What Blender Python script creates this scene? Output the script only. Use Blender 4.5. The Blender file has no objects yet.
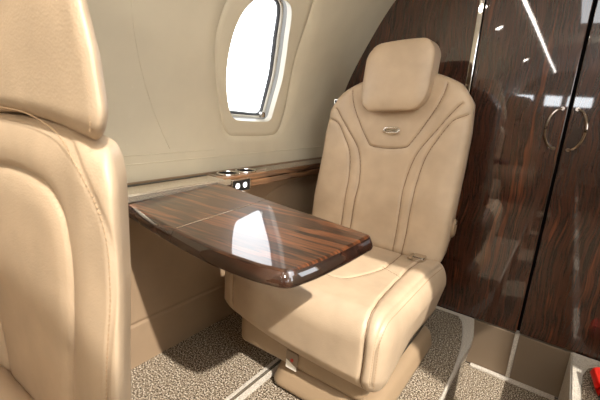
import bpy, bmesh, math, random
import numpy as np
from mathutils import Vector, Matrix
random.seed(4); np.random.seed(4)
S = bpy.context.scene
C = S.collection

# ------------------------------------------------------------------ materials
def newmat(name):
    m = bpy.data.materials.new(name); m.use_nodes = True
    nt = m.node_tree; b = nt.nodes['Principled BSDF']
    return m, nt, b
def N(nt, t, **kw):
    n = nt.nodes.new(t)
    for k, v in kw.items():
        if hasattr(n, k): setattr(n, k, v)
        else: n.inputs[k].default_value = v
    return n
def L(nt, a, b): nt.links.new(a, b)
def ramp(nt, stops):
    r = nt.nodes.new('ShaderNodeValToRGB'); e = r.color_ramp.elements
    while len(e) < len(stops): e.new(0.5)
    for i, (p, c) in enumerate(stops):
        e[i].position = p; e[i].color = (*c, 1)
    return r
def srgb(r, g, b):
    f = lambda c: (c/255/12.92 if c/255 <= .04045 else ((c/255+.055)/1.055)**2.4)
    return (f(r), f(g), f(b))
def plain(name, col, rough=.5, metal=0., spec=.5, coat=0.):
    m, nt, b = newmat(name)
    b.inputs['Base Color'].default_value = (*col, 1); b.inputs['Roughness'].default_value = rough
    b.inputs['Metallic'].default_value = metal; b.inputs['Specular IOR Level'].default_value = spec
    b.inputs['Coat Weight'].default_value = coat
    return m
def leather(name, col, rough=.42, bump=.12, scale=260, big=.1):
    m, nt, b = newmat(name)
    tc = N(nt, 'ShaderNodeTexCoord')
    n1 = N(nt, 'ShaderNodeTexNoise', Scale=9., Detail=3.); L(nt, tc.outputs['Object'], n1.inputs['Vector'])
    r = ramp(nt, [(.3, tuple(c*(1-big) for c in col)), (.7, tuple(min(1, c*(1+big)) for c in col))])
    L(nt, n1.outputs['Fac'], r.inputs['Fac']); L(nt, r.outputs['Color'], b.inputs['Base Color'])
    v = N(nt, 'ShaderNodeTexVoronoi', Scale=scale); L(nt, tc.outputs['Object'], v.inputs['Vector'])
    n2 = N(nt, 'ShaderNodeTexNoise', Scale=14., Detail=4.); L(nt, tc.outputs['Object'], n2.inputs['Vector'])
    mx = N(nt, 'ShaderNodeMath', operation='MULTIPLY_ADD'); mx.inputs[1].default_value = .25
    L(nt, v.outputs['Distance'], mx.inputs[0]); L(nt, n2.outputs['Fac'], mx.inputs[2])
    bp = N(nt, 'ShaderNodeBump', Strength=bump, Distance=.01); L(nt, mx.outputs[0], bp.inputs['Height'])
    L(nt, bp.outputs[0], b.inputs['Normal'])
    b.inputs['Roughness'].default_value = rough; b.inputs['Specular IOR Level'].default_value = .4
    return m
def wood(name, axis, dark, mid, light, pos=(.34, .47, .56, .66, .76), scale=1., coat=1., rough=.35, swirl=.25, coatr=.03, bumpy=0., coatior=2.0):
    m, nt, b = newmat(name)
    tc = N(nt, 'ShaderNodeTexCoord')
    sc = {0: (1.1, 26, 9), 1: (9, 1.1, 26), 2: (26, 9, 1.3)}[axis]
    nz = N(nt, 'ShaderNodeTexNoise', Scale=2.3, Detail=3.); L(nt, tc.outputs['Object'], nz.inputs['Vector'])
    add = N(nt, 'ShaderNodeVectorMath', operation='MULTIPLY_ADD'); add.inputs[1].default_value = (swirl*.35,)*3
    L(nt, nz.outputs['Color'], add.inputs[0]); L(nt, tc.outputs['Object'], add.inputs[2])
    mp = N(nt, 'ShaderNodeMapping'); mp.inputs['Scale'].default_value = tuple(s*scale for s in sc)
    L(nt, add.outputs[0], mp.inputs['Vector'])
    n1 = N(nt, 'ShaderNodeTexNoise', Scale=1., Detail=5., Roughness=.55); L(nt, mp.outputs[0], n1.inputs['Vector'])
    r1 = ramp(nt, [(pos[0], dark), (pos[1], mid), (pos[2], dark), (pos[3], light), (pos[4], mid)])
    L(nt, n1.outputs['Fac'], r1.inputs['Fac'])
    mp2 = N(nt, 'ShaderNodeMapping'); mp2.inputs['Scale'].default_value = tuple(s*scale*6 if s > 3 else s*scale*3 for s in sc)
    L(nt, add.outputs[0], mp2.inputs['Vector'])
    n2 = N(nt, 'ShaderNodeTexNoise', Scale=1., Detail=3.); L(nt, mp2.outputs[0], n2.inputs['Vector'])
    r2 = ramp(nt, [(.35, (.45, .42, .4)), (.65, (1.2, 1.15, 1.1))]); L(nt, n2.outputs['Fac'], r2.inputs['Fac'])
    mx = N(nt, 'ShaderNodeMix', data_type='RGBA', blend_type='MULTIPLY'); mx.inputs['Factor'].default_value = .75
    L(nt, r1.outputs['Color'], mx.inputs['A']); L(nt, r2.outputs['Color'], mx.inputs['B'])
    L(nt, mx.outputs['Result'], b.inputs['Base Color'])
    b.inputs['Roughness'].default_value = rough; b.inputs['Specular IOR Level'].default_value = .2
    b.inputs['Coat Weight'].default_value = coat; b.inputs['Coat Roughness'].default_value = coatr
    b.inputs['Coat IOR'].default_value = coatior
    if bumpy:
        n3 = N(nt, 'ShaderNodeTexNoise', Scale=3.5, Detail=2.); L(nt, tc.outputs['Object'], n3.inputs['Vector'])
        bp = N(nt, 'ShaderNodeBump', Strength=bumpy, Distance=.01); L(nt, n3.outputs['Fac'], bp.inputs['Height'])
        L(nt, bp.outputs[0], b.inputs['Coat Normal'])
    return m
def carpet(name, stops, scale=210):
    m, nt, b = newmat(name)
    tc = N(nt, 'ShaderNodeTexCoord')
    n1 = N(nt, 'ShaderNodeTexNoise', Scale=float(scale), Detail=2., Roughness=.7); L(nt, tc.outputs['Object'], n1.inputs['Vector'])
    r = ramp(nt, stops); L(nt, n1.outputs['Fac'], r.inputs['Fac']); L(nt, r.outputs['Color'], b.inputs['Base Color'])
    bp = N(nt, 'ShaderNodeBump', Strength=.8, Distance=.012); L(nt, n1.outputs['Fac'], bp.inputs['Height'])
    L(nt, bp.outputs[0], b.inputs['Normal']); b.inputs['Roughness'].default_value = .95
    b.inputs['Specular IOR Level'].default_value = .1
    return m

M = {}
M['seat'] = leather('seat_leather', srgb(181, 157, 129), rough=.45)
M['seam'] = plain('seam_thread', srgb(112, 84, 56), .7)
M['stitch'] = plain('stitch_thread', srgb(160, 130, 96), .7)
M['wall'] = leather('wall_lining', srgb(208, 196, 170), rough=.55, bump=.10, scale=400, big=.03)
M['lower'] = leather('lower_wall_leather', srgb(148, 124, 98), rough=.5, bump=.08, scale=300, big=.05)
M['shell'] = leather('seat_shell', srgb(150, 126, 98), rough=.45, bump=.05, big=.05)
M['table'] = wood('table_veneer', 0, srgb(20, 11, 8), srgb(66, 38, 22), srgb(108, 64, 37), pos=(.36, .45, .50, .57, .66), scale=1.9, coat=1., swirl=.08, coatior=1.55)
M['edge'] = wood('table_edge_veneer', 0, srgb(24, 12, 8), srgb(40, 21, 13), srgb(62, 33, 19), scale=.8, coat=1., swirl=.1)
M['bulk'] = wood('bulkhead_veneer', 2, srgb(42, 23, 15), srgb(70, 37, 22), srgb(100, 53, 29), scale=1.3, coat=1., swirl=.32, coatr=.03, bumpy=.02, coatior=1.85)
M['ledgewood'] = wood('ledge_veneer', 1, srgb(60, 40, 28), srgb(120, 86, 58), srgb(150, 112, 78), coat=1.)
M['carpet'] = carpet('speckled_carpet', [(.38, srgb(34, 26, 20)), (.46, srgb(104, 88, 70)), (.55, srgb(160, 142, 118)), (.64, srgb(230, 216, 194))], 180)
M['binding'] = carpet('pale_carpet_binding', [(.35, srgb(182, 168, 150)), (.6, srgb(226, 215, 198))], 260)
M['chrome'] = plain('brushed_nickel', srgb(205, 198, 188), .22, 1.)
M['polish'] = plain('polished_chrome', srgb(225, 222, 218), .06, 1.)
M['handle'] = plain('dark_polished_metal', srgb(165, 150, 138), .12, 1.)
M['black'] = plain('black_plastic', (.006, .006, .006), .35)
M['gap'] = plain('dark_gap', (.004, .003, .003), .8, spec=.1)
M['kick'] = plain('taupe_kick_panel', srgb(128, 110, 90), .38, .3)
M['reveal'] = plain('window_reveal', srgb(190, 184, 170), .35)
M['seal'] = plain('window_seal', srgb(70, 72, 76), .4)
M['grey'] = plain('grey_reveal', srgb(112, 110, 104), .35)
M['red'] = plain('red_nylon', srgb(238, 52, 36), .45)
M['ceil'] = plain('ceiling_lining', srgb(205, 196, 178), .6)
M['ledge_metal'] = plain('satin_metal', srgb(200, 188, 168), .25, .8)
M['label'] = plain('placard_white', srgb(230, 222, 205), .5)
M['dot'] = plain('placard_red', srgb(170, 40, 25), .5)
def emit(name, col, s):
    m, nt, b = newmat(name); b.inputs['Base Color'].default_value = (*col, 1)
    b.inputs['Emission Color'].default_value = (*col, 1); b.inputs['Emission Strength'].default_value = s
    return m
M['led'] = emit('lit_led', (1, .93, .82), 40.)
M['strip'] = emit('lit_strip', (1, .95, .88), 14.)
M['button'] = emit('lit_button', (1, 1, 1), 1.6)
M['aftpane'] = emit('daylit_pane', (.9, .95, 1.), 7.)
m, nt, b = newmat('cabin_glass')
tr = N(nt, 'ShaderNodeBsdfTransparent'); gl = N(nt, 'ShaderNodeBsdfGlossy', Roughness=.03); mxs = N(nt, 'ShaderNodeMixShader')
fr = N(nt, 'ShaderNodeFresnel', IOR=1.35)
L(nt, fr.outputs[0], mxs.inputs[0]); L(nt, tr.outputs[0], mxs.inputs[1]); L(nt, gl.outputs[0], mxs.inputs[2])
L(nt, mxs.outputs[0], nt.nodes['Material Output'].inputs['Surface']); M['glass'] = m

# ------------------------------------------------------------------ object helpers
def finish(me, mat, smooth=True, ang=None):
    me.materials.append(mat)
    if smooth:
        me.polygons.foreach_set('use_smooth', [True]*len(me.polygons))
        if ang: me.set_sharp_from_angle(angle=math.radians(ang))
    me.update()
def link(name, me, parent=None):
    o = bpy.data.objects.new(name, me); C.objects.link(o)
    if parent is not None:
        o.parent = parent
        org = Vector((0, 0, 0)); p = parent
        while p is not None: org += p.location; p = p.parent
        me.transform(Matrix.Translation(-org))      # geometry is authored in world coordinates
    return o
def obj(name, V, F, mat, parent=None, smooth=True, ang=None):
    me = bpy.data.meshes.new(name); me.from_pydata([tuple(map(float, v)) for v in V], [], F)
    finish(me, mat, smooth, ang)
    return link(name, me, parent)
def bobj(name, bm, mat, parent=None, smooth=True, ang=35):
    bmesh.ops.recalc_face_normals(bm, faces=bm.faces)
    me = bpy.data.meshes.new(name); bm.to_mesh(me); bm.free(); finish(me, mat, smooth, ang)
    for p_ in me.polygons:
        if p_.area > 3e-4 and max(abs(c_) for c_ in p_.normal) > .9995: p_.use_smooth = False
    return link(name, me, parent)
def tag(o, label=None, cat=None, group=None, kind=None):
    if label: o['label'] = label
    if cat: o['category'] = cat
    if group: o['group'] = group
    if kind: o['kind'] = kind
    return o
def empty(name, loc):
    o = bpy.data.objects.new(name, None); C.objects.link(o); o.location = loc; o.empty_display_size = .1
    return o
def box(bm, x0, x1, y0, y1, z0, z1, bev=0., seg=2):
    r = bmesh.ops.create_cube(bm, size=1.)
    vs = r['verts']
    for v in vs:
        v.co = Vector(((x0+x1)/2+v.co.x*(x1-x0), (y0+y1)/2+v.co.y*(y1-y0), (z0+z1)/2+v.co.z*(z1-z0)))
    if bev:
        es = list({e for v in vs for e in v.link_edges})
        bmesh.ops.bevel(bm, geom=es, offset=bev, segments=seg, affect='EDGES', profile=.5)
def boxo(name, x0, x1, y0, y1, z0, z1, mat, parent=None, bev=0., seg=2):
    bm = bmesh.new(); box(bm, x0, x1, y0, y1, z0, z1, bev, seg); return bobj(name, bm, mat, parent)
def catmull(P, n=12):
    P = np.array(P, float); out = []
    Q = np.vstack([2*P[0]-P[1], P, 2*P[-1]-P[-2]])
    for i in range(1, len(Q)-2):
        p0, p1, p2, p3 = Q[i-1:i+3]
        for t in np.linspace(0, 1, n, endpoint=False):
            out.append(.5*((2*p1)+(-p0+p2)*t+(2*p0-5*p1+4*p2-p3)*t*t+(-p0+3*p1-3*p2+p3)*t**3))
    out.append(Q[-2]); return np.array(out)
def resample(P, step):
    P = np.array(P, float); d = np.r_[0, np.cumsum(np.linalg.norm(np.diff(P, axis=0), axis=1))]
    n = max(2, int(d[-1]/step)); t = np.linspace(0, d[-1], n+1)
    return np.stack([np.interp(t, d, P[:, k]) for k in range(P.shape[1])], 1)
def dist_poly(X, P):
    """distance of points X (n,k) to polyline P (m,k)"""
    best = np.full(len(X), 1e9)
    for a, b2 in zip(P[:-1], P[1:]):
        ab = b2-a; l = ab@ab
        if l < 1e-12: continue
        t = np.clip(((X-a)@ab)/l, 0, 1)
        best = np.minimum(best, np.linalg.norm(X-a-t[:, None]*ab, axis=1))
    return best
def tube(bm, pts, r, seg=8, closed=False, flat=1.):
    pts = [Vector(p) for p in pts]; n = len(pts); rings = []
    up = Vector((0, 0, 1))
    for i, p in enumerate(pts):
        a = pts[(i-1) % n] if (closed or i > 0) else p; c = pts[(i+1) % n] if (closed or i < n-1) else p
        t = (c-a).normalized()
        s = t.cross(up)
        if s.length < 1e-3: s = t.cross(Vector((0, 1, 0)))
        s.normalize(); w = s.cross(t).normalized()
        rings.append([bm.verts.new(p+(s*math.cos(k*2*math.pi/seg)+w*math.sin(k*2*math.pi/seg)*flat)*r) for k in range(seg)])
    m_ = n if closed else n-1
    for i in range(m_):
        A, B = rings[i], rings[(i+1) % n]
        for k in range(seg): bm.faces.new((A[k], A[(k+1) % seg], B[(k+1) % seg], B[k]))
    if not closed: bm.faces.new(rings[0]); bm.faces.new(rings[-1][::-1])
def cyl(bm, c, axis, r, h, seg=32, bev=0.):
    q = Vector((0, 0, 1)).rotation_difference(Vector(axis)).to_matrix().to_4x4()
    res = bmesh.ops.create_cone(bm, cap_ends=True, segments=seg, radius1=r, radius2=r, depth=h, matrix=Matrix.Translation(c) @ q)
    if bev:
        es = [e for e in {e for v in res['verts'] for e in v.link_edges} if len(e.link_faces) == 2 and any(len(f.verts) > 4 for f in e.link_faces)]
        bmesh.ops.bevel(bm, geom=es, offset=bev, segments=3, affect='EDGES')

def padbox(lo, hi, r, res):
    """dense rounded box: returns verts, normals, faces (welded)"""
    lo = np.array(lo, float); hi = np.array(hi, float); r = np.array(r, float) if np.ndim(r) else np.full(3, float(r))
    size = hi-lo; c = (lo+hi)/2; nn = np.maximum(2, np.round(size/res).astype(int))
    verts = {}; V = []; F = []
    def vid(i, j, k):
        key = (i, j, k)
        if key not in verts:
            verts[key] = len(V); V.append([i, j, k])
        return verts[key]
    for ax in range(3):
        a, b2 = [q for q in range(3) if q != ax]
        for side in (0, nn[ax]):
            for i in range(nn[a]):
                for j in range(nn[b2]):
                    q = []
                    for di, dj in ((0, 0), (1, 0), (1, 1), (0, 1)):
                        idx = [0, 0, 0]; idx[ax] = side; idx[a] = i+di; idx[b2] = j+dj
                        q.append(vid(*idx))
                    flip = (side == 0) ^ (ax == 1)
                    F.append(q[::-1] if flip else q)
    P = np.array(V, float)/nn*size-size/2
    inner = size/2-r
    q = np.clip(P, -inner, inner)
    d = (P-q)/r
    # equal-angle spacing across the rounded rims
    d = np.sign(d)*np.tan(np.abs(d)*math.pi/4)
    l = np.linalg.norm(d, axis=1); l[l < 1e-9] = 1
    nrm = d/l[:, None]
    P2 = q+nrm*r
    nrm = nrm/r; nrm /= np.linalg.norm(nrm, axis=1)[:, None]
    return P2+c, nrm, F

def root_of(p): return p
def stitches(name, P, parent, mat=None, step=.009, ln=.0055, r=.0009):
    P = np.array(P); Q = resample(P, step); bm = bmesh.new()
    for a, b2 in zip(Q[:-1], Q[1:]):
        d = (b2-a)/np.linalg.norm(b2-a)
        tube(bm, [a, a+d*ln], r, 5)
    return bobj(name, bm, mat or M['stitch'], parent)

# ------------------------------------------------------------------ the shell of the cabin
prof = [(-1.26, -1.169), (-1.0, -1.169), (-.66, -1.169), (-.34, -1.169), (-.30, -1.17), (-.1, -1.15), (.11, -1.09), (.3, -1.0), (.53, -.86), (.68, -.70), (.765, -.47), (.80, -.2), (.805, 0.), (.80, .2), (.765, .47), (.68, .70), (.53, .86), (.3, 1.0)]
up = [(x, z) for z, x in prof[4:]]
upc = catmull([( x, z) for x, z in up], 8)
arc = np.r_[0, np.cumsum(np.linalg.norm(np.diff(upc, axis=0), axis=1))]
def ps(s):
    return np.interp(s, arc, upc[:, 0]), np.interp(s, arc, upc[:, 1])
def pn(s):
    x0, z0 = ps(s-.01 if s > .01 else 0); x1, z1 = ps(s+.01); d = np.array([x1-x0, z1-z0]); d /= np.linalg.norm(d)
    return d[1], -d[0]          # inward normal (x,z)
def s_of_z(z): 
    i = np.argmax(upc[:, 1] >= z); return float(np.interp(z, upc[:i+1, 1], arc[:i+1]))
def on_wall(y, s, off=0.):
    x, z = ps(s); n = pn(s); return (x+n[0]*off, y, z+n[1]*off)
YF, YA = 1.999, -4.0
# window opening in (y, s)
wz = [(1.085, .335), (1.052, .29), (1.043, .22), (1.061, .109), (1.097, .009), (1.135, -.06), (1.165, -.083), (1.20, -.09), (1.358, -.094), (1.392, -.086), (1.403, -.06), (1.405, .079), (1.375, .18), (1.343, .245), (1.305, .315), (1.27, .352), (1.22, .362), (1.12, .36)]
wys = np.array([(y, s_of_z(z)) for y, z in wz])
def closed_smooth(P, n=6):
    P = np.array(P); Q = np.vstack([P[-2:], P, P[:2]]); out = []
    for i in range(2, len(Q)-2):
        p0, p1, p2, p3 = Q[i-1], Q[i], Q[i+1], Q[min(i+2, len(Q)-1)]
        for t in np.linspace(0, 1, n, endpoint=False):
            out.append(.5*((2*p1)+(-p0+p2)*t+(2*p0-5*p1+4*p2-p3)*t*t+(-p0+3*p1-3*p2+p3)*t**3))
    return np.array(out)
hole = closed_smooth(wys, 6)
hc = hole.mean(0)
sz = [(.968, .305), (.967, .24), (.984, .16), (1.061, -.011), (1.105, -.105), (1.14, -.143), (1.19, -.155), (1.42, -.158), (1.468, -.14), (1.487, -.096), (1.487, .0), (1.44, .192), (1.397, .37), (1.35, .44), (1.25, .46), (1.06, .45), (.99, .40)]
sur = closed_smooth(np.array([(y, s_of_z(z)) for y, z in sz]), 6)
def ray_hit(poly, c, ang):
    d = np.array([math.cos(ang), math.sin(ang)]); best = None
    n = len(poly)
    for i in range(n):
        a = poly[i]-c; e = poly[(i+1) % n]-poly[i]
        den = d[0]*e[1]-d[1]*e[0]
        if abs(den) < 1e-12: continue
        t = (a[0]*e[1]-a[1]*e[0])/den; u = (a[0]*d[1]-a[1]*d[0])/den
        if t > 0 and -1e-9 <= u <= 1+1e-9: best = t if best is None else max(best, t)
    return c+d*(best or .1)
def rect(y0, y1, s0, s1): return np.array([(y0, s0), (y1, s0), (y1, s1), (y0, s1)])
smax = arc[-1]
s_top = s_of_z(.66)
PY0, PY1 = .70, YF
corner_ang = [math.atan2(s-hc[1], y-hc[0]) for y, s in rect(PY0, PY1, 0, s_top)]
angs = sorted(set(list(np.linspace(-math.pi, math.pi, 160, endpoint=False))+corner_ang))
R = rect(PY0, PY1, 0, s_top)
H = np.array([ray_hit(hole, hc, a) for a in angs]); G = np.array([ray_hit(sur, hc, a) for a in angs]); E_ = np.array([ray_hit(R, hc, a) for a in angs])
V = []; F = []; n = len(angs)
def scaled(P, k): return P+(P-hc)/np.linalg.norm(P-hc, axis=1)[:, None]*k
rings = [(H, 0.), (H+(G-H)*.35, 0), (H+(G-H)*.7, 0), (scaled(G, -.006), 0.), (scaled(G, -.002), -.004), (G, -.005), (scaled(G, .002), -.004), (scaled(G, .006), 0.)]
PYX = 0
for t in (.15, .3, .45, .6, .75, .88, 1.): rings.append((scaled(G, .006)*(1-t)+E_*t, 0.))
for P, off in rings:
    for y, s in P: V.append(on_wall(y, s, off))
for k in range(len(rings)-1):
    for i in range(n):
        j = (i+1) % n; F.append((k*n+i, k*n+j, (k+1)*n+j, (k+1)*n+i))
# strip aft of the window panel, and the ceiling above
def grid_ys(y0, y1, s0, s1, ny, ns):
    b0 = len(V)
    for a in range(ny+1):
        for b2 in range(ns+1): V.append(on_wall(y0+(y1-y0)*a/ny, s0+(s1-s0)*b2/ns))
    for a in range(ny):
        for b2 in range(ns):
            q = b0+a*(ns+1)+b2; F.append((q, q+1, q+ns+2, q+ns+1))
grid_ys(YA, PY0, 0, s_top, 30, 24)
wl = obj('wall_port', V, F, M['wall']); tag(wl, kind='structure')
# faint panel joints on the lining aft of the window
bm = bmesh.new()
for zc in (-.205, -.235):
    s = s_of_z(zc); tube(bm, [on_wall(y, s, -.001) for y in np.linspace(-1., 1.07 if zc > -.22 else 1.95, 30)], .0035, 6, flat=.7)
tube(bm, [on_wall(.60+.26*t**1.5, s_of_z(.45-.64*t), -.001) for t in np.linspace(0, 1, 24)], .003, 6, flat=.6)
tag(bobj('trim_1', bm, M['wall']), kind='structure')
V = []; F = []
SC = s_of_z(.66)+.62
grid_ys(YA, YF, s_top, SC, 20, 16)
tag(obj('ceiling', V, F, M['ceil']), kind='structure')
for nm, y0, y1 in (('ceiling_aft', YA, -.235), ('ceiling_forward', .80, YF)):  # starboard ceiling; opening shaped to let sun in and shade the seats
    V = []; F = []
    grid_ys(y0, y1, SC, smax, 10, 24)
    tag(obj(nm, V, F, M['ceil']), kind='structure')
bm = bmesh.new()
WY = [(-2.9, -2.5), (-1.9, -1.5), (-.9, -.5), (.05, .40), (1.05, 1.45)]
cuts = [YA]+[v for w_ in WY for v in w_]+[1.985]
box(bm, 1.0, 1.06, YA, 1.985, -1.3, -.10)
for a_, b_ in zip(cuts[0::2], cuts[1::2]): box(bm, 1.0, 1.06, a_, b_, -.10, .33)
tag(bobj('wall_starboard', bm, M['wall']), kind='structure')

# port lower wall with grooves
ys = np.linspace(YA, YF, 300); zs = np.linspace(-1., -.295, 130)
ys = np.r_[np.linspace(YA, .55, 30), np.linspace(.56, YF, 260)]
YY, ZZ = np.meshgrid(ys, zs, indexing='ij'); pts = np.stack([YY.ravel(), ZZ.ravel()], 1)
g = np.zeros(len(pts))
for P in (np.array([(YA, -.823), (YF, -.823)]), catmull([(1.35, -.80), (1.355, -.60), (1.375, -.51), (1.42, -.455), (1.52, -.422), (1.70, -.402), (1.97, -.385)], 8)):
    dd = dist_poly(pts, P); g = np.maximum(g, np.exp(-(dd/.0045)**2))
xx = -1.166-.006*g
V = np.stack([xx, pts[:, 0], pts[:, 1]], 1); nz = len(zs); F = []
for a in range(len(ys)-1):
    for b2 in range(nz-1):
        q = a*nz+b2; F.append((q, q+1, q+nz+1, q+nz))
tag(obj('wall_port_lower', V, F, M['lower']), kind='structure')

# window frame: reveal, seal, pane
w = empty('window_1', on_wall(hc[0], hc[1])); tag(w, kind='structure')
def ring_mesh(name, specs, mat, parent):
    V = []; F = []
    for k, off in specs:
        P = hc+(H-hc)*(1-k/np.linalg.norm(H-hc, axis=1)[:, None])
        for y, s in P: V.append(on_wall(y, s, off))
    for k in range(len(specs)-1):
        for i in range(n):
            j = (i+1) % n; F.append((k*n+i, (k+1)*n+i, (k+1)*n+j, k*n+j))
    return obj(name, V, F, mat, parent)
ring_mesh('window_reveal', [(.0, .0), (.0008, -.004), (.003, -.024)], M['reveal'], w)
ring_mesh('reveal_liner', [(.003, -.024), (.006, -.044)], M['grey'], w)
ring_mesh('inner_frame', [(.006, -.044), (.013, -.046), (.014, -.054)], M['reveal'], w)
ring_mesh('window_seal', [(.014, -.054), (.021, -.056), (.024, -.068)], M['seal'], w)
V = []; F = []
P = hc+(H-hc)*(1-.024/np.linalg.norm(H-hc, axis=1)[:, None])
for f_ in (1., .75, .5, .25):
    for y, s in hc+(P-hc)*f_: V.append(on_wall(y, s, -.066))
V.append(on_wall(hc[0], hc[1], -.066))
for k in range(3):
    for i in range(n):
        j = (i+1) % n; F.append((k*n+i, k*n+j, (k+1)*n+j, (k+1)*n+i))
for i in range(n): F.append((3*n+i, 3*n+(i+1) % n, 4*n))
obj('window_pane', V, F, M['glass'], w)
bm = bmesh.new(); p = on_wall(1.352, s_of_z(-.068), -.016); box(bm, p[0]-.012, p[0]+.008, p[1]-.012, p[1]+.012, p[2]-.012, p[2]+.012, .004)
bobj('shade_latch', bm, M['chrome'], w)

def prism(name, poly, z0, z1, mat, kind='structure', bev=.006):
    bm = bmesh.new(); vs = [bm.verts.new((x, y, z0)) for x, y in poly]; f_ = bm.faces.new(vs)
    r = bmesh.ops.extrude_face_region(bm, geom=[f_])
    for v in r['geom']:
        if isinstance(v, bmesh.types.BMVert): v.co.z = z1
    if bev:
        es = [e for e in bm.edges if all(abs(v.co.z-max(z0, z1)) < 1e-5 for v in e.verts)]
        bmesh.ops.bevel(bm, geom=es, offset=bev, segments=2, affect='EDGES')
    o = bobj(name, bm, mat); 
    if kind: o['kind'] = kind
    return o
# floor: raised port platform, dropped aisle, starboard platform
def slab(name, x0, x1, y0, y1, z0, z1, mat): 
    o = boxo(name, x0, x1, y0, y1, z0, z1, mat, None, .004, 1); return tag(o, kind='structure')
prism('floor', [(-1.30, YA), (-.205, YA), (-.205, 1.60), (-.215, 1.72), (-.215, 1.85), (-.25, 1.975), (-1.30, 1.975)], -1.25, -1., M['carpet'])
slab('floor_aisle', -.24, .24, YA, 1.975, -1.30, -1.25, M['carpet'])
# pale binding along the platform edges and risers
prism('trim_2', [(-.210, YA), (-.2015, YA), (-.2015, 1.56), (-.193, 1.68), (-.197, 1.80), (-.220, 1.93), (-.228, 1.972), (-.30, 1.972), (-.30, 1.945), (-.272, 1.90), (-.247, 1.80), (-.228, 1.70), (-.218, 1.60), (-.210, 1.48)], -1.03, -.996, M['binding'], bev=.003)
prism('trim_3', [(.180, YA), (.180, 1.974), (.62, 1.974), (.62, 1.945), (.33, 1.943), (.275, 1.925), (.240, 1.885), (.222, 1.82), (.216, 1.73), (.216, YA)], -1.25, -.994, M['binding'])
prism('floor_starboard', [(.212, YA), (.212, 1.73), (.218, 1.82), (.238, 1.89), (.272, 1.93), (.33, 1.948), (1.1, 1.948), (1.1, YA)], -1.05, -1., M['carpet'])
prism('trim_4', [(-.43, 1.945), (-.23, 1.945), (-.23, 1.975), (-.43, 1.975)], -1.02, -.997, M['binding'], bev=.003)
boxo('trim_5', -.205, .165, 1.945, 1.972, -1.252, -1.24, M['binding'], None, .003)['kind'] = 'structure'
slab('trim_6', -.795, -.745, YA, 1.30, -1.004, -.9935, M['binding'])          # cover over the seat track
slab('trim_8', -.776, -.764, YA, 1.30, -.996, -.991, M['ledge_metal'])

# ------------------------------------------------------------------ forward bulkhead with the double door
tag(boxo('wall_forward', -1.3, -.462, 1.985, 2.05, -1.3, .95, M['bulk']), kind='structure')
tag(boxo('wall_forward_core', -.462, 1.2, 2.022, 2.06, -1.3, .95, M['gap']), kind='structure')
tag(boxo('wall_forward_starboard', .372, 1.2, 1.985, 2.02, -1.3, .95, M['bulk']), kind='structure')
# polished strip between fixed panel and door
t7 = boxo('trim_7', -.460, -.436, 1.976, 2.02, -1., .95, M['polish'], None, .004); t7['kind'] = 'structure'
def door(nm, x0, x1, hx, sgn):
    d = empty(nm, ((x0+x1)/2, 2.0, -.998)); tag(d, kind='structure')
    boxo('door_panel', x0, x1, 1.98, 2.02, -.998, .94, M['bulk'], d, .003, 2)
    bm = bmesh.new(); pts = []
    for t in np.linspace(-math.pi/2, math.pi/2, 22):
        pts.append((hx+sgn*.044*math.cos(t), 1.98-.020*math.cos(t)-.003, -.032+.083*math.sin(t)))
    tube(bm, pts, .0058, 10)
    for e in (pts[0], pts[-1]): cyl(bm, Vector((e[0], 1.977, e[2])), (0, 1, 0), .008, .012, 16)
    bobj('door_handle', bm, M['handle'], d)
    return d
door('door_1', -.432, -.040, -.060, -1)
door('door_2', -.028, .368, -.008, 1)
for nm, x0, x1 in (('baseboard_forward', -.232, -.043), ('baseboard_forward_2', -.025, .20)):
    tag(boxo(nm, x0, x1, 1.976, 2.02, -1.25, -1.004, M['kick'], None, .003), kind='structure')
tag(boxo('trim_9', -.043, -.025, 1.970, 2.02, -1.25, -1.004, M['binding'], None, .003), kind='structure')

# aft bulkhead (mirrored in the lacquered doors)
tag(boxo('wall_aft', -1.3, 1.3, YA-.06, YA, -1.3, .95, M['ceil']), kind='structure')
for i, (x0, x1) in enumerate(((-.94, -.70), (-.52, -.28), (-.20, .14))):
    ww = empty('window_%d' % (i+2), ((x0+x1)/2, YA, .33)); tag(ww, kind='structure')
    bm = bmesh.new(); box(bm, x0-.02, x1+.02, YA-.005, YA+.012, .22, .42, .008)
    bobj('window_frame', bm, M['reveal'], ww)
    boxo('window_pane', x0, x1, YA+.012, YA+.018, .24, .40, M['aftpane'], ww, .002)

# ------------------------------------------------------------------ side ledge
led = empty('side_ledge', (-1.10, 0.9, -.33))
tag(led, 'long narrow metal and wood side ledge under the cabin window, behind the table', 'ledge')
bm = bmesh.new()
box(bm, -1.176, -1.045, .45, 1.02, -.325, -.300, .004); bobj('metal_top', bm, M['ledge_metal'], led)
bm = bmesh.new()
box(bm, -1.176, -1.060, 1.021, 1.975, -.325, -.300, .004); bobj('wood_top', bm, M['ledgewood'], led)
bm = bmesh.new()
box(bm, -1.160, -1.050, .45, 1.975, -.352, -.3255, .004); bobj('wood_fascia', bm, M['ledgewood'], led)
bm = bmesh.new(); box(bm, -1.150, -1.135, .46, 1.01, -.3005, -.2985, .0005); bobj('dark_slot', bm, M['black'], led)
bm = bmesh.new(); box(bm, -1.046, -1.038, .46, 1.045, -.324, -.303, .002); bobj('metal_edge', bm, M['ledge_metal'], led)
for yc in (1.10, 1.205):
    bm = bmesh.new(); pts = [(-1.112+.040*math.cos(a), yc+.044*math.sin(a), -.297) for a in np.linspace(0, 2*math.pi, 36, endpoint=False)]
    tube(bm, pts, .0045, 8, closed=True); rim = bobj('cup_holder', bm, M['polish'], led)
    bm = bmesh.new(); cyl(bm, Vector((-1.112, yc, -.2985)), (0, 0, 1), .038, .002, 36); rim2 = bobj('cup_holder_well', bm, M['gap'], led)
sw = empty('switch_panel', (-1.04, 1.10, -.335)); tag(sw, 'small black switch plate with two lit round buttons on the ledge edge', 'switch')
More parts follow.
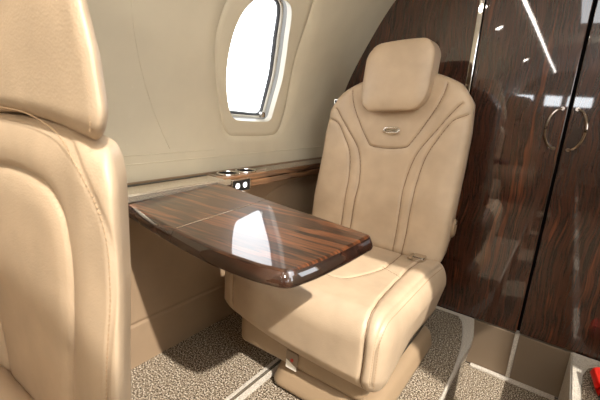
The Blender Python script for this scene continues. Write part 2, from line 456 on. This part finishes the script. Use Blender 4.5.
bm = bmesh.new(); box(bm, -1.049, -1.037, 1.05, 1.15, -.356, -.312, .002); bobj('plate', bm, M['black'], sw)
bm = bmesh.new()
for y0, y1, z0, z1 in ((1.047, 1.153, -.3122, -.3085), (1.047, 1.153, -.359, -.3555), (1.149, 1.153, -.3555, -.3122), (1.047, 1.051, -.3555, -.3122)): box(bm, -1.049, -1.0355, y0, y1, z0, z1, .0008)
bobj('bezel', bm, M['chrome'], sw)
for yc in (1.08, 1.121):
    bm = bmesh.new(); cyl(bm, Vector((-1.0365, yc, -.334)), (1, 0, 0), .0105, .004, 24, .001); bobj('lit_button', bm, M['button'], sw)

# ------------------------------------------------------------------ fold-out table
ZT = -.320
def roundpoly(P, rad, seg=8):
    P = [Vector(p) for p in P]; out = []; n_ = len(P)
    for i in range(n_):
        a, b2, c = P[i-1], P[i], P[(i+1) % n_]; r = rad[i]
        if r == 0: out.append(b2); continue
        d1 = (a-b2).normalized(); d2 = (c-b2).normalized(); p1 = b2+d1*r; p2 = b2+d2*r
        for k in range(seg+1):
            t = k/seg; out.append(p1*(1-t)**2+b2*2*t*(1-t)+p2*t*t)
    return out
near = [(max(-1.031, q[0]), q[1]) for q in catmull([(-1.0536, 0.6155), (-0.9117, 0.5855), (-0.7751, 0.5597), (-0.6605, 0.5414), (-0.5674, 0.5305), (-0.4642, 0.5304), (-0.4179, 0.5378)], 6)]
FOLD = -.755
def yn(x): a = np.array(near); return float(np.interp(x, a[:, 0], a[:, 1]))
def yf(x): return float(np.interp(x, [-0.9957, -0.9255, -0.6014, -0.3458], [0.9996, 0.9782, 0.8923, 0.8412]))
outer = [q for q in near if q[0] > FOLD]
outl = [(FOLD+.0008, yn(FOLD))]+outer[:-1]+[(-0.3841, 0.5447), (-0.364, 0.6195), (-0.3504, 0.7237), (-0.342, 0.8409), (FOLD+.0008, yf(FOLD))]
inl = [q for q in near if q[0] < FOLD]+[(FOLD-.0008, yn(FOLD)), (FOLD-.0008, yf(FOLD)), (-1.031, yf(-1.031))]
tb = empty('folding_table', (-.75, .75, ZT)); tag(tb, 'glossy dark striped wood table leaf folded out from the side ledge', 'table')
def slabm(name, poly, rads, mat):
    pts = roundpoly(poly, rads, 8); bm = bmesh.new()
    n_ = len(pts); P = [Vector((p.x, p.y)) for p in pts]
    area = sum(P[i].x*P[(i+1) % n_].y-P[(i+1) % n_].x*P[i].y for i in range(n_)); sg = 1 if area > 0 else -1
    nor = []
    for i in range(n_):
        e1_ = (P[i]-P[i-1]); e2_ = (P[(i+1) % n_]-P[i])
        n1_ = Vector((-e1_.y, e1_.x)).normalized()*sg; n2_ = Vector((-e2_.y, e2_.x)).normalized()*sg
        q = (n1_+n2_); q = q/max(.3, q.dot(n1_)); 
        if abs(P[i].x-FOLD) < .002: q = Vector((0, .0+(1 if P[i].y < .7 else -1)))
        nor.append(q)
    rings_ = []
    tz = lambda x, y: .026*(x+1.04)+.045*(y-.75)
    nor = [Vector((0, q.y)) if P[i].x < -1.025 else q for i, q in enumerate(nor)]
    for ins_, dz in ((.017, 0), (.0125, -.0008), (.009, -.004), (.002, -.020), (.0, -.028), (.0015, -.034), (.008, -.038), (.014, -.038)):
        rings_.append([bm.verts.new((P[i].x+nor[i].x*ins_, P[i].y+nor[i].y*ins_, ZT+dz+tz(P[i].x, P[i].y))) for i in range(n_)])
    bm.faces.new(rings_[0]); bm.faces.new(rings_[-1][::-1])
    for a_, b_ in zip(rings_[:-1], rings_[1:]):
        for i in range(n_): bm.faces.new((a_[i], a_[(i+1) % n_], b_[(i+1) % n_], b_[i]))
    o_ = bobj(name, bm, mat, tb, True, 40); o_.data.materials.append(M['edge'])
    for p_ in o_.data.polygons:
        if p_.area > .01: p_.use_smooth = False
        elif p_.center.z+tb.location.z < ZT-.003+tz(p_.center.x+tb.location.x, p_.center.y+tb.location.y): p_.material_index = 1
    return o_
k = len(outl)
slabm('outer_leaf', outl, [0]*(k-5)+[.022, .03, .03, .02, 0], M['table'])
slabm('inner_leaf', inl, [0]*len(inl), M['table'])
bm = bmesh.new(); box(bm, FOLD-.0018, FOLD+.0018, yn(FOLD)+.02, yf(FOLD)-.02, -.02, .0004)
for v in bm.verts: v.co.z += ZT+.026*(FOLD+1.04)+.045*(v.co.y-.75)
bobj('hinge', bm, M['chrome'], tb)
for yc in (.68, .92): boxo('slide_bracket', -1.03, -.95, yc-.02, yc+.02, ZT-.07, ZT-.039, M['black'], tb, .004)

# ------------------------------------------------------------------ the cabin seat (authored where the photo shows it)
X0 = -.648
seat = empty('cabin_seat', (X0, 1.30, -1.0))
tag(seat, 'beige leather cabin seat with headrest standing against the dark wood bulkhead', 'seat')
def front_y(z): return 1.53+.13*(z+.6)
def place(P):
    """local (X about seat centre, depth y, z) -> world, with the seat's slight lean"""
    X, D, Z = P[:, 0], P[:, 1], P[:, 2]
    k = np.clip((Z+.55)/.5, 0, 1)
    return np.stack([X0+X, 1.53+.13*(Z+.6)+D, Z+.10*X*k], 1)
def carve(P, Nn, seams, mask, Q, w, depth):
    off = np.zeros(len(P))
    for s in seams:
        dd = dist_poly(Q, s); off = np.maximum(off, depth*np.exp(-(dd/w)**2)+.30*depth*np.exp(-(dd/(w*4))**2))
    return P-Nn*(off*mask)[:, None]
# backrest
Vb, Nb, Fb = padbox((-.335, 0, -.615), (.335, .155, .125), (.035, .038, .045), .0048)
Z = Vb[:, 2]; X = Vb[:, 0]; D = Vb[:, 1]
yk = catmull([(-.235, .10), (-.205, .03), (-.110, -.125), (-.066, -.162), (.066, -.162), (.110, -.125), (.205, .03), (.235, .10)], 8)
s1 = [(-.292, .02), (-.225, -.06), (-.152, -.155), (-.122, -.225), (-.107, -.32), (-.110, -.44), (-.113, -.62)]
s2 = [(-.325, -.03), (-.262, -.055), (-.212, -.125), (-.178, -.195), (-.160, -.30), (-.157, -.42), (-.157, -.62)]
seams2d = [yk]
for s_ in (s1, s2): seams2d.append(catmull(s_, 8)); seams2d.append(catmull([(-a, b2) for a, b2 in s_], 8))
front = np.clip((-Nb[:, 1]-.25)/.4, 0, 1)
Vc = Vb.copy()
# outer bolsters swell forward, lumbar centre slightly hollow
a = np.abs(X)
Vc[:, 1] -= (.012*np.exp(-((a-.25)/.07)**2)-.010*np.exp(-(a/.11)**2))*front
Vc[:, 1] -= .012*np.exp(-((Z+.42)/.12)**2)*front
Vc = carve(Vc, Nb, seams2d, front, Vb[:, [0, 2]], .0036, .0085)
wid = np.interp(Z, [-.62, -.5, -.1, .02, .08, .14], [.975, 1.0, .985, .95, .90, .84])
Vc[:, 0] *= wid*np.where(X > 0, np.interp(Z, [-.6, .05], [.955, .995]), 1.008)
Vc[:, 0] -= np.sign(X)*np.clip(np.abs(X)/.2, 0, 1)*np.clip(D, 0, 1)*.12
top = np.clip((Z-0.0)/.10, 0, 1)
Vc[:, 2] += top*(.035-.085*(a/.33)**2.2)
Vc[:, 1] += np.interp(Z, [-.62, -.5, .1], [-.01, 0, .0])
# rear shell thinner toward the top
back = np.clip(D/.155, 0, 1); Vc[:, 1] -= back*np.clip((Z+.2)/.35, 0, 1)*.045
obj('backrest', place(Vc), Fb, M['seat'], seat)
def seam_mesh(name, paths, keys, surf, parent, r=.0015, lift=0.):
    bm = bmesh.new()
    for p_ in paths:
        q_ = resample(p_, .008); out = []
        for c_ in q_:
            d_ = np.linalg.norm(keys-c_, axis=1); ii = np.argpartition(d_, 5)[:5]; w_ = 1/(d_[ii]+.0008)**2
            if d_[ii].min() > .008: continue
            out.append((surf[ii]*w_[:, None]).sum(0)/w_.sum())
        if len(out) > 3: tube(bm, out, r, 5)
    return bobj(name, bm, M['seam'], parent)
fm = front > .6; Wb = place(Vc)
seam_mesh('seams', [resample(s_, .008) for s_ in seams2d], Vb[fm][:, [0, 2]], Wb[fm], seat)
# headrest
Vh, Nh, Fh = padbox((-.140, -.062, -.008), (.150, .045, .264), (.055, .016, .06), .005)
Xh, Zh = Vh[:, 0], Vh[:, 2]
Vh[:, 0] *= np.interp(Zh, [-.02, .08, .2, .29], [.88, 1.0, 1.0, .93])
fr_ = np.clip((-Nh[:, 1]-.2)/.4, 0, 1)
Vh[:, 1] -= fr_*.012*(1-(Xh/.17)**2)*(1-((Zh-.135)/.16)**2)
ed = catmull([(-.150, .03), (-.152, .135), (-.148, .24), (-.11, .270), (0, .274), (.11, .270), (.148, .24), (.152, .135), (.150, .03), (.11, .0), (0, -.003), (-.11, .0), (-.150, .03)], 5)
rimd = np.abs(Nh[:, 1]+.42)
Vh = Vh-Nh*(.0075*np.exp(-(rimd/.13)**2))[:, None]
Vh[:, 2] += .012*(1-(Xh/.16)**2)*np.clip((Zh-.1)/.18, 0, 1)
obj('headrest', place(Vh), Fh, M['seat'], seat)
# magazine-slot loop
hb = bmesh.new(); pts = []
for t in np.linspace(0, 2*math.pi, 28, endpoint=False):
    cx = .034*np.sign(math.cos(t))*abs(math.cos(t))**.5; cz = .0105*np.sign(math.sin(t))*abs(math.sin(t))**.6
    pts.append(place(np.array([[.008+cx, -.004, -.088+cz]]))[0])
tube(hb, pts, .0035, 8, closed=True); bobj('slot_rim', hb, M['chrome'], seat)
hb = bmesh.new(); p = place(np.array([[.008, .004, -.088]]))[0]; box(hb, p[0]-.031, p[0]+.031, p[1]-.004, p[1]+.004, p[2]-.009, p[2]+.009, .003); bobj('slot', hb, M['chrome'], seat)
# shoulder belt guide
hb = bmesh.new(); p = place(np.array([[-.285, .02, .035]]))[0]; box(hb, p[0]-.017, p[0]+.017, p[1]-.02, p[1]+.012, p[2]-.004, p[2]+.024, .005); g_ = bobj('belt_guide', hb, M['chrome'], seat)
hb = bmesh.new(); box(hb, p[0]-.009, p[0]+.009, p[1]-.023, p[1]-.018, p[2]+.004, p[2]+.016, .002); bobj('belt_slot', hb, M['black'], g_)
# recline knob
hb = bmesh.new(); p = Vector((X0+.318, 1.61, -.455)); cyl(hb, p, (1, 0, 0), .030, .018, 32, .005)
for v in hb.verts: v.co.z = p.z+(v.co.z-p.z)*1.35
kn = bobj('recline_knob', hb, M['shell'], seat)
hb = bmesh.new(); cyl(hb, p+Vector((.010, -.004, .022)), (1, 0, 0), .008, .006, 20, .001); bobj('knob_button', hb, M['polish'], kn)

# seat cushion
Vs, Ns, Fs = padbox((-.372, .90, -.845), (.345, 1.60, -.575), (.05, .085, .085), .0055)
X, Y, Z = Vs.T
P0 = Vs.copy()
Vd = Vs.copy()
upm = np.clip((Ns[:, 2]+.25)/.4, 0, 1)
frm = np.clip((-Ns[:, 1]+Ns[:, 2]+.1)/.4, 0, 1)
def m3(P): return [(x, y, z) for x, y, z in P]
top_z = -.575
rs = catmull([(.238, 1.56, top_z), (.243, 1.30, top_z), (.255, 1.08, top_z), (.262, 1.02, top_z), (.268, .985, top_z), (.272, .945, -.585), (.276, .922, -.602), (.280, .908, -.628), (.283, .90, -.66), (.284, .90, -.72), (.282, .90, -.77), (.280, .915, -.815)], 6)
ls = rs.copy(); ls[:, 0] *= -1
ins = catmull([(.145, 1.56, top_z), (.165, 1.36, top_z), (.160, 1.27, top_z), (.105, 1.125, top_z), (.04, 1.095, top_z), (-.04, 1.095, top_z), (-.105, 1.125, top_z), (-.160, 1.27, top_z), (-.165, 1.36, top_z), (-.145, 1.56, top_z)], 6)
cross = catmull([(.155, 1.31, top_z), (.20, 1.285, top_z), (.243, 1.26, top_z)], 4)
def off_for(seams, w, depth, mask):
    off = np.zeros(len(P0))
    for s_ in seams:
        dd = dist_poly(P0, s_); off = np.maximum(off, depth*np.exp(-(dd/w)**2)+.22*depth*np.exp(-(dd/(w*4))**2))
    return off*mask
off = off_for([rs, ls], .0045, .009, frm)+off_for([ins, cross], .0038, .006, upm)
e1 = catmull([(.318, 1.52, -.5845), (.318, 1.25, -.5845), (.318, 1.03, -.5845)]+[(.318, .985-.0755*math.sin(a_), -.66+.0755*math.cos(a_)) for a_ in (0, .3, .6, .9, 1.2, 1.5)]+[(.318, .9095, -.72), (.318, .9095, -.78)], 6)
off += off_for([e1], .0045, .006, np.ones(len(P0)))
Vd = Vd-Ns*off[:, None]
# crown of the bolsters, sag of the middle
Vd[:, 2] += upm*(.012*np.exp(-((np.abs(X)-.285)/.05)**2)-.006*np.exp(-((X/.16)**2+((Y-1.33)/.2)**2)))
def cush_def(P):
    P = P.copy(); X = P[:, 0]; Y = P[:, 1]; Z = P[:, 2]
    t = np.clip((1.60-Y)/.70, 0, 1)
    sag = .075*np.clip((.25-X)/.612, 0, 1)**2.2
    P[:, 1] += sag*t**1.5
    # underside sweeps back, rear narrows
    low = np.clip((-.76-Z)/.10, 0, 1)
    P[:, 1] += .035*low*t
    # right side flank tucks in toward the bottom rear
    P[:, 0] -= .03*np.clip(X/.345, 0, 1)*np.clip((-.66-Z)/.14, 0, 1)*np.clip((Y-.95)/.3, 0, 1)
    P[:, 0] += .03*np.clip(-X/.335, 0, 1)*low
    P[:, 2] += np.clip((Y-1.35)/.25, 0, 1)*(-.025)
    P[:, 0] += X0
    return P
cu = obj('seat_cushion', cush_def(Vd), Fs, M['seat'], seat)
Wc = cush_def(Vd)
seam_mesh('seams', [rs, ls, ins, cross], P0, Wc, seat)
for k_, dx in enumerate((-.006, .006)):
    line = e1.copy(); line[:, 0] += dx; line[:, 2] += .0015-.0020*k_
    line[:, 1] -= np.clip((-line[:, 2]-.60)/.06, 0, 1)*(.0010-.0018*k_)
    q = cush_def(line)
    stitches('stitching', q[:], seat)
# buckle
hb = bmesh.new(); box(hb, X0+.215, X0+.262, 1.455, 1.50, -.585, -.560, .005)
bk = bobj('belt_buckle', hb, M['chrome'], seat)
hb = bmesh.new(); box(hb, X0+.195, X0+.225, 1.462, 1.53, -.582, -.572, .002); bobj('belt_webbing', hb, M['shell'], seat)

# base skirt
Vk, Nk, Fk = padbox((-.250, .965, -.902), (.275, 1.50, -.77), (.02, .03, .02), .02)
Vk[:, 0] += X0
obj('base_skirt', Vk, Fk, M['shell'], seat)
# pedestal, flared toward the floor
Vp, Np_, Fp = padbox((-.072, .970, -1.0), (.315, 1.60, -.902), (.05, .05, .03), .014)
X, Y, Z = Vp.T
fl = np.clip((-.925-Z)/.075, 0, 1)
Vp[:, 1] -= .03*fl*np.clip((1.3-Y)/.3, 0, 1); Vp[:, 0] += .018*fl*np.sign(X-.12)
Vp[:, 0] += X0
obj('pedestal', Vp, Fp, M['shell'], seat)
hb = bmesh.new(); box(hb, X0-.04, X0+.268, 1.02, 1.50, -.915, -.895, .003); bobj('swivel_plate', hb, M['black'], seat)
hb = bmesh.new(); box(hb, X0+.27, X0+.292, 1.20, 1.52, -.875, -.79, .004); gap_bar = bobj('dark_gap_bar', hb, M['black'], seat)  # added black bar standing in for the dark gap under the cushion
hb = bmesh.new(); box(hb, X0+.289, X0+.299, 1.22, 1.50, -.845, -.822, .003); bobj('release_lever', hb, M['chrome'], gap_bar)
# left edge recess of pedestal (seat frame foot)
hb = bmesh.new(); box(hb, X0-.19, X0-.06, 1.08, 1.55, -.985, -.905, .006); bobj('frame_foot', hb, M['black'], seat)
# placard on the skirt
hb = bmesh.new(); box(hb, -.667, -.617, .959, .969, -.899, -.832, .002); pl = bobj('placard', hb, M['kick'], seat)
hb = bmesh.new(); cyl(hb, Vector((-.640, .958, -.862)), (0, 1, 0), .006, .003, 18); bobj('red_mark', hb, M['dot'], pl)
hb = bmesh.new(); v_ = [hb.verts.new(c) for c in [(-.664, .9575, -.866), (-.620, .9575, -.885), (-.620, .9575, -.898), (-.664, .9575, -.898), (-.664, .960, -.866), (-.620, .960, -.885), (-.620, .960, -.898), (-.664, .960, -.898)]]
for q in ((0, 1, 2, 3), (7, 6, 5, 4), (0, 4, 5, 1), (1, 5, 6, 2), (2, 6, 7, 3), (3, 7, 4, 0)): hb.faces.new([v_[i] for i in q])
bobj('white_label', hb, M['label'], pl, False, None)

def copy_tree(o, parent=None):
    c = o.copy(); C.objects.link(c); c.parent = parent
    for ch in o.children: copy_tree(ch, c)
    return c
for (x, y, rz, lab) in ((-.648, -1.55, math.pi, 'beige leather seat mirrored in the glossy left door beside the tall seat'),
                        (.70, -1.75, math.pi, 'beige leather seat mirrored at the right edge of the glossy right door')):
    c = copy_tree(seat); c.location = (x, y, -1.0); c.rotation_euler = (0, 0, rz); c['label'] = lab; c['group'] = 'seats behind the camera mirrored in the doors'

# ------------------------------------------------------------------ near seat at the left edge
ns = empty('cabin_seat', (-.775, .10, -1.0))
tag(ns, 'close blurred beige leather seat back filling the left edge of the photo', 'seat')
XN = -.770; YN = .257
Vb, Nb, Fb = padbox((-.302, .0, -.78), (.302, .095, -.082), (.03, .03, .06), .0055)
X, D, Z = Vb.T
front = np.clip((-Nb[:, 1]-.2)/.4, 0, 1)
pan_h = [(.115, -.78), (.128, -.547), (.158, -.314), (.153, -.222), (.134, -.190), (.096, -.172), (.018, -.164), (0, -.164)]
pan = catmull(pan_h+[(-a_*1.6, b_) for a_, b_ in pan_h[-2::-1]], 6)
stl = catmull([(.268, -.78), (.272, -.45), (.286, -.30), (.288, -.257), (.288, -.212), (.274, -.167), (.230, -.119), (.165, -.088), (.06, -.072), (-.06, -.070)], 6)
Q = Vb[:, [0, 2]]
dd = dist_poly(Q, pan); off = .011*np.exp(-(dd/.005)**2)+.007*np.exp(-(dd/.022)**2)
dd2 = dist_poly(Q, stl); off += .004*np.exp(-(dd2/.0045)**2)
Vn = Vb-Nb*(off*front)[:, None]
Vn[:, 1] -= .005*np.exp(-((np.abs(X)-.225)/.04)**2)*front
def nshape(X, Z): return Z+np.clip((Z+.24)/.14, 0, 1)*(.028-.030*(np.abs(X)/.3)**3)
def nwid(Z): return np.interp(Z, [-.78, -.45, -.28, -.15], [.90, .96, 1., 1.])
Vn[:, 2] = nshape(X, Z)
Vn[:, 0] *= nwid(Z)
Vn[:, 0] -= np.sign(X)*np.clip(np.abs(X)/.2, 0, 1)*np.clip(D-.006, 0, 1)*1.25
def placeN(P):
    P = np.array(P); return np.stack([XN+P[:, 0], YN+P[:, 1], P[:, 2]], 1)
obj('backrest', placeN(Vn), Fb, M['seat'], ns)
st = [(x*nwid(z), -.0006-.005*math.exp(-((abs(x)-.225)/.04)**2), nshape(x, z)) for x, z in stl if z > -.7]
stitches('stitching', placeN(st), ns, step=.0085, ln=.0055, r=.0008)
Vh, Nh, Fh = padbox((-.303, -.006, -.078), (.303, .085, .30), (.04, .03, .045), .0065)
Xh, Dh, Zh = Vh.T
Vh[:, 0] *= np.interp(Zh, [-.08, -.025, .045, .10, .3], [.98, 1., .955, .885, .62])
Vh[:, 2] += np.clip((.0-Zh)/.07, 0, 1)*(.028*(1-(np.abs(Xh)/.31)**2))
Vh[:, 0] -= np.sign(Xh)*np.clip(np.abs(Xh)/.2, 0, 1)*np.clip(Dh-.000, 0, 1)*1.75
hs = catmull([(.278, -.055), (.283, -.022), (.270, .045), (.248, .10), (.204, .2)], 6)
obj('headrest', placeN(Vh), Fh, M['seat'], ns)
stitches('stitching', placeN([(x-.012, -.0045, z) for x, z in hs]), ns, step=.0085, ln=.0055, r=.0008)
Vs2, Ns2, Fs2 = padbox((-.28, -.36, -.80), (.28, .27, -.60), (.05, .09, .08), .02)
obj('seat_cushion', Vs2+np.array([XN, 0, 0]), Fs2, M['seat'], ns)
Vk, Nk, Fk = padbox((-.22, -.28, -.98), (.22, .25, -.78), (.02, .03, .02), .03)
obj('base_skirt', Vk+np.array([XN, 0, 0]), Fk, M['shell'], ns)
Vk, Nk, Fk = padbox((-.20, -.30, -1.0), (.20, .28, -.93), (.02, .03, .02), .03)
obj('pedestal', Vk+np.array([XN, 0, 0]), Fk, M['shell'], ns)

# ------------------------------------------------------------------ red strap on the starboard platform
rd = empty('red_strap', (.285, 1.80, -1.)); tag(rd, 'rolled bright red strap lying on the carpet at the lower right corner', 'strap')
bm = bmesh.new(); pts = []
for t in np.linspace(0, 5*math.pi, 70):
    r_ = .022+.0032*t/math.pi; pts.append((r_*math.cos(t), r_*math.sin(t)))
prev = None
for (px, pz) in pts:
    a_ = bm.verts.new((.280+px*.8, 1.69, -.963+pz*.95)); b_ = bm.verts.new((.268+px*.8, 1.79, -.963+pz*.95))
    if prev: bm.faces.new((prev[0], prev[1], b_, a_))
    prev = (a_, b_)
bmesh.ops.solidify(bm, geom=bm.faces[:], thickness=.0022)
bobj('webbing_roll', bm, M['red'], rd)
bm = bmesh.new(); box(bm, .27, .40, 1.655, 1.70, -.9985, -.985, .004); bobj('strap_end', bm, M['black'], rd)

# ------------------------------------------------------------------ cabin lights
for i, (x, y) in enumerate(((0, 1.0), (0, .33), (0, -1.66))):
    s = s_of_z(.70); p = Vector(on_wall(y, s, .004)); nn_ = pn(s); nv = Vector((nn_[0], 0, nn_[1]))
    e = empty('reading_light', p); tag(e, ['round ceiling spotlight nearest the doors, mirrored high in the left door', 'round ceiling spotlight second from the doors, mirrored in the left door', 'round ceiling spotlight farthest from the doors, mirrored lowest in the left door'][i], 'lamp', 'row of ceiling spotlights')
    bm = bmesh.new(); cyl(bm, p, nv, .034, .012, 28, .003); bobj('bezel', bm, M['chrome'], e)
    bm = bmesh.new(); cyl(bm, p+nv*.007, nv, .026, .004, 28, .001); bobj('lens', bm, M['led'], e)
e = empty('strip_light', (-.43, -1.6, .77)); tag(e, 'long thin ceiling light line mirrored as a white streak in the left door', 'lamp')
boxo('diffuser', -.450, -.430, -3.7, 1.35, .748, .756, M['strip'], e, .002)
boxo('housing', -.458, -.422, -3.72, 1.37, .7565, .785, M['chrome'], e, .002)

fill_e = empty('fill_lamp', (.25, -1.2, .785)); tag(fill_e, 'unseen added fill lamp behind the camera above the aisle', 'lamp')  # added fill lamp, no such fixture seen; brightens the near seat
bm = bmesh.new(); cyl(bm, Vector((.25, -1.2, .785)), (0, 0, 1), .11, .02, 36, .004); bobj('bezel', bm, M['chrome'], fill_e)
ld = bpy.data.lights.new('fill_glow', 'AREA'); ld.shape = 'DISK'; ld.size = .18; ld.energy = 18; ld.color = (1, .95, .87)
lo = bpy.data.objects.new('fill_glow', ld); C.objects.link(lo); lo.location = (.25, -1.2, .77)
lo.rotation_euler = Vector((-.55, 1.5, -.75)).to_track_quat('-Z', 'Y').to_euler()
# ------------------------------------------------------------------ light, world, camera
sun = bpy.data.lights.new('sun', 'SUN'); sun.energy = 5.0; sun.angle = math.radians(1.2); sun.color = (1, .965, .91)
so = bpy.data.objects.new('sun', sun); C.objects.link(so); so.location = (2, -1, 3)
so.rotation_euler = Vector((-.585, .285, -.67)).to_track_quat('-Z', 'Y').to_euler()
wd = bpy.data.worlds.new('world'); S.world = wd; wd.use_nodes = True
bg = wd.node_tree.nodes['Background']; bg.inputs['Color'].default_value = (.95, .975, 1., 1); bg.inputs['Strength'].default_value = 3.6
cam = bpy.data.cameras.new('camera'); co = bpy.data.objects.new('camera', cam); C.objects.link(co); S.camera = co
cam.sensor_width = 36; cam.lens = 385/600*36; cam.clip_start = .02; cam.clip_end = 100
f = Vector((-.54635602, .80102154, -.24466222)); r = Vector((.81434798, .5763337, .06838729)); u = Vector((-.19578678, .16187637, .96719366))
co.matrix_world = Matrix(((r.x, u.x, -f.x, 0), (r.y, u.y, -f.y, 0), (r.z, u.z, -f.z, 0), (0, 0, 0, 1)))
cam.dof.use_dof = True; cam.dof.focus_distance = 1.7; cam.dof.aperture_fstop = 7.0
S.view_settings.view_transform = 'Standard'; S.view_settings.look = 'None'; S.view_settings.gamma = 1
S.view_settings.use_curve_mapping = False; S.view_settings.exposure = 0.42
S.cycles.max_bounces = 10; S.cycles.diffuse_bounces = 6
